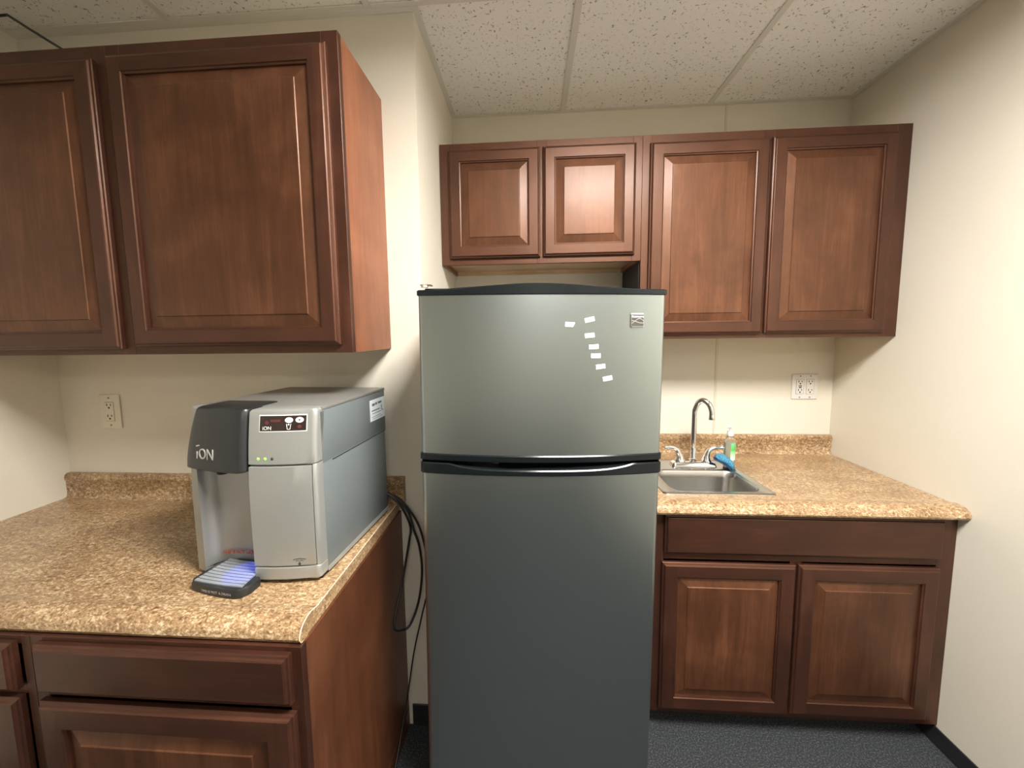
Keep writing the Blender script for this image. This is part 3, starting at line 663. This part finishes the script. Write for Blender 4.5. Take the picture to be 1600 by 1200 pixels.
# control display
def on(x, z, off): return F(x)+lean(z)-off
def curved(bm, x0, x1, z0, z1, off, n=8, thick=.001):
    A1 = []; 
    for i in range(n+1):
        x = x0+(x1-x0)*i/n; A1.append(x)
    zs = [z0, (z0+z1)/2, z1]
    loft(bm, [[(x, on(x, z, off), z) for x in A1]+[(x, on(x, z, off-thick), z) for x in A1[::-1]] for z in zs])
def curved_disc(bm, x, z, rx, rz, off, n=16, r0=0):
    if r0 == 0:
        bm.faces.new([bm.verts.new((x+rx*math.cos(2*math.pi*k/n), on(x+rx*math.cos(2*math.pi*k/n), z+rz*math.sin(2*math.pi*k/n), off), z+rz*math.sin(2*math.pi*k/n))) for k in range(n)])
bm = NB(); curved(bm, -.1315, -.0195, .3825, .4235, .0006); fd = mk('display_frame', bm, 'oval_white', ds, label='white border of the display')
bm = NB(); curved(bm, -.1295, -.0212, .3848, .4212, .0010); dp = mk('display', bm, 'display_dark', ds, label='dark brown display window')
bm = NB(); curved_disc(bm, -.060, .4105, .0095, .0068, .0014); mk('oval_button', bm, 'oval_white', dp)
bm = NB(); curved_disc(bm, -.036, .4105, .0095, .0068, .0014); mk('oval_button', bm, 'oval_white', dp)
bm = NB(); curved_disc(bm, -.036, .4105, .0021, .0021, .0018); mk('oval_dot', bm, 'ink', dp)
bm = NB(); curved_disc(bm, -.112, .4055, .005, .005, .0013); curved(bm, -.104, -.080, .4065, .4125, .0013, 4, .0002); mk('red_indicator', bm, 'display_red', dp)
bm = NB(); curved_disc(bm, -.036, .3945, .005, .0045, .0013); mk('red_indicator', bm, 'display_red', dp)
text('iON', .0125, 'oval_white', 'display_lettering', dp, face_mtx(-.1115, on(-.1115, .391, .0016), .3915, .09, -.09), depth=.0002)
bm = NB()   # drinking glass pictogram
for a, b in (((-.0655, .4015), (-.0635, .3885)), ((-.0635, .3885), (-.0575, .3885)), ((-.0575, .3885), (-.0555, .4015))):
    tube(bm, [(a[0], on(a[0], a[1], .0014), a[1]), (b[0], on(b[0], b[1], .0014), b[1])], .0007, 5, 1)
curved_disc(bm, -.0605, .4, .002, .002, .0015)
mk('glass_pictogram', bm, 'oval_white', dp)
for x, m_ in ((-.133, 'green_led'), (-.116, 'green_led'), (-.099, 'seam_dark')):
    bm = NB(); y_ = on(x, .318, 0); lathe(bm, [(.0036, 0), (.0036, .0006), (.0025, .0016), (.0008, .0020)], (0, 0, 0), 12)
    bmesh.ops.transform(bm, matrix=Matrix.Translation((x, y_, .318)) @ Matrix.Rotation(math.pi/2, 4, 'X'), verts=bm.verts)
    mk('indicator_lamp', bm, m_, ds, smooth=50, label='lit green indicator' if m_ == 'green_led' else 'unlit dark indicator')
# small emblem low on the door: a drop under an arc of tiny illegible print
bm = NB(); cx_, cz_ = -.047, .060
curved_disc(bm, cx_, cz_-.009, .0032, .0032, .0006, 10); curved(bm, cx_-.0010, cx_+.0010, cz_-.007, cz_-.003, .0006, 2, .0002)
for k in range(-5, 6):
    x = cx_+k*.0027; curved(bm, x-.0009, x+.0009, cz_+.004-.00010*k*k, cz_+.0062-.00010*k*k, .0005, 1, .0002)
for k in range(-3, 4):
    if k: x = cx_+k*.0025; curved(bm, x-.0008, x+.0008, cz_-.0005-.0001*k*k, cz_+.0014-.0001*k*k, .0005, 1, .0002)
mk('emblem', bm, 'ink', ds, label='small black drop emblem with an arc of tiny print')
# white sticker on the side
bm = NB(); box(bm, .0002, .0012, .287, .388, .340, .408); mk('sticker', bm, 'paper_blue_tint', ds, label='white information sticker'); stk = bpy.data.objects[-1] if False else None
bm = NB()
for y0, y1, z0, z1 in ((.300, .318, .388, .396), (.322, .334, .389, .397), (.340, .366, .390, .397), (.296, .352, .371, .3745), (.300, .362, .3625, .3645), (.296, .360, .352, .3535), (.300, .372, .346, .3473), (.362, .367, .368, .384), (.366, .376, .364, .367)):
    box(bm, .0010, .0015, y0, y1, z0, z1)
mk('sticker_print', bm, 'slate_paint', ds, label='faint grey lines of print on the sticker')
# drip tray
TP = [(-.297, .018), (-.303, -.030), (-.303, -.060), (-.294, -.071), (-.262, -.078), (-.225, -.084), (-.190, -.088), (-.162, -.088), (-.150, -.082), (-.141, -.066), (-.141, -.034), (-.162, -.034), (-.164, .018)]
bm = NB(); cx_, cy_ = -.22, -.035
def sc(P, k, z): return [(cx_+(x-cx_)*k, cy_+(y-cy_)*k, z) for x, y in P]
loft(bm, [sc(TP, .99, 0), sc(TP, 1.0, .003), sc(TP, 1.0, .019), sc(TP, .975, .0225)]); tr = mk('drip_tray', bm, 'charcoal_plastic', ds, smooth=35, label='black drip tray')
for k in range(9):
    d_ = .0075+k*.0108; bm = NB(); n_ = 10; P1 = []; P2 = []
    xl = -.290+.0012*k; xr = -.154-.0012*k
    for i in range(n_+1):
        x = xl+(xr-xl)*i/n_; y = -.0845+.010*((x+.165)/.13)**2+d_; P1.append((x, y)); P2.append((x, y+.0088))
    loft(bm, [[(x, y, .0215) for x, y in P1+P2[::-1]], [(x, y, .0255) for x, y in P1+P2[::-1]]]); mk('tray_slat', bm, 'tray_grey', tr)
text('THIS IS NOT A DRAIN', .0088, 'tray_ink', 'tray_lettering', tr, face_mtx(-.214, -.0868, .0115, -.085), depth=.0003)
bm = NB(); lathe(bm, [(.004, .276), (.006, .279), (.006, .286)], (-.190, .004, 0), 12); mk('blue_lamp', bm, 'blue_led', ds, label='blue lamp lighting the bay')
l = bpy.data.lights.new('blue_bay_light', 'SPOT'); l.energy = 5; l.color = (.10, .16, 1.0); l.spot_size = math.radians(26); l.spot_blend = .5; l.shadow_soft_size = .006
lo = bpy.data.objects.new('blue_bay_light', l); COL.objects.link(lo); lo.parent = ds; lo.location = (-.180, -.012, .268); lo.rotation_euler = (math.radians(-3), math.radians(2), 0)

# ------------------------------------------------------------------ cables
def cable(pts, r_, lab, name='power_cable', n=10):
    bm = NB(); tube(bm, pts, r_, 10, n); o = mk(name, bm, 'cable_black', smooth=60); tag(o, lab, 'cable', 'cables behind the dispenser'); return o
zt = CT+.006
cable([(-.56, 1.300, .965), (-.520, 1.305, .962), (-.482, 1.305, .934), (-.452, 1.305, .885), (-.436, 1.305, .835), (-.441, 1.300, .79), (-.452, 1.29, .72), (-.462, 1.26, .64), (-.470, 1.22, .575), (-.470, 1.20, .53), (-.452, 1.22, .508), (-.428, 1.24, .515), (-.405, 1.27, .58), (-.395, 1.29, .68), (-.405, 1.30, .77), (-.425, 1.305, .83), (-.444, 1.315, .885), (-.478, 1.318, .930), (-.520, 1.318, .958), (-.56, 1.318, .960)], .0042, 'black power cable hanging in a long loop off the end of the left counter')
cable([(-.56, 1.325, .955), (-.515, 1.325, .950), (-.478, 1.325, .932), (-.445, 1.325, .892), (-.415, 1.322, .845), (-.395, 1.315, .79), (-.375, 1.30, .70), (-.372, 1.29, .60)], .0040, 'black cable running from the dispenser behind the refrigerator')
cable([(-.372, 1.30, .62), (-.392, 1.30, .55), (-.412, 1.30, .47), (-.440, 1.30, .35), (-.462, 1.27, .19), (-.472, 1.20, .08), (-.474, 1.10, .006), (-.474, 1.0, .005)], .0026, 'thin black cable dropping to the floor beside the base cabinet')
bm = NB(); tube(bm, [(-1.803, 1.252, 2.578), (-1.72, 1.252, 2.578), (-1.688, 1.250, 2.577), (-1.60, 1.232, 2.52), (-1.453, 1.2, 2.428), (-1.34, 1.175, 2.352), (-1.28, 1.16, 2.3235)], .0038, 8, 1)
o = mk('ceiling_cable', bm, 'cable_black'); tag(o, 'black cable slanting from the ceiling corner down onto the left wall cabinets', 'cable')
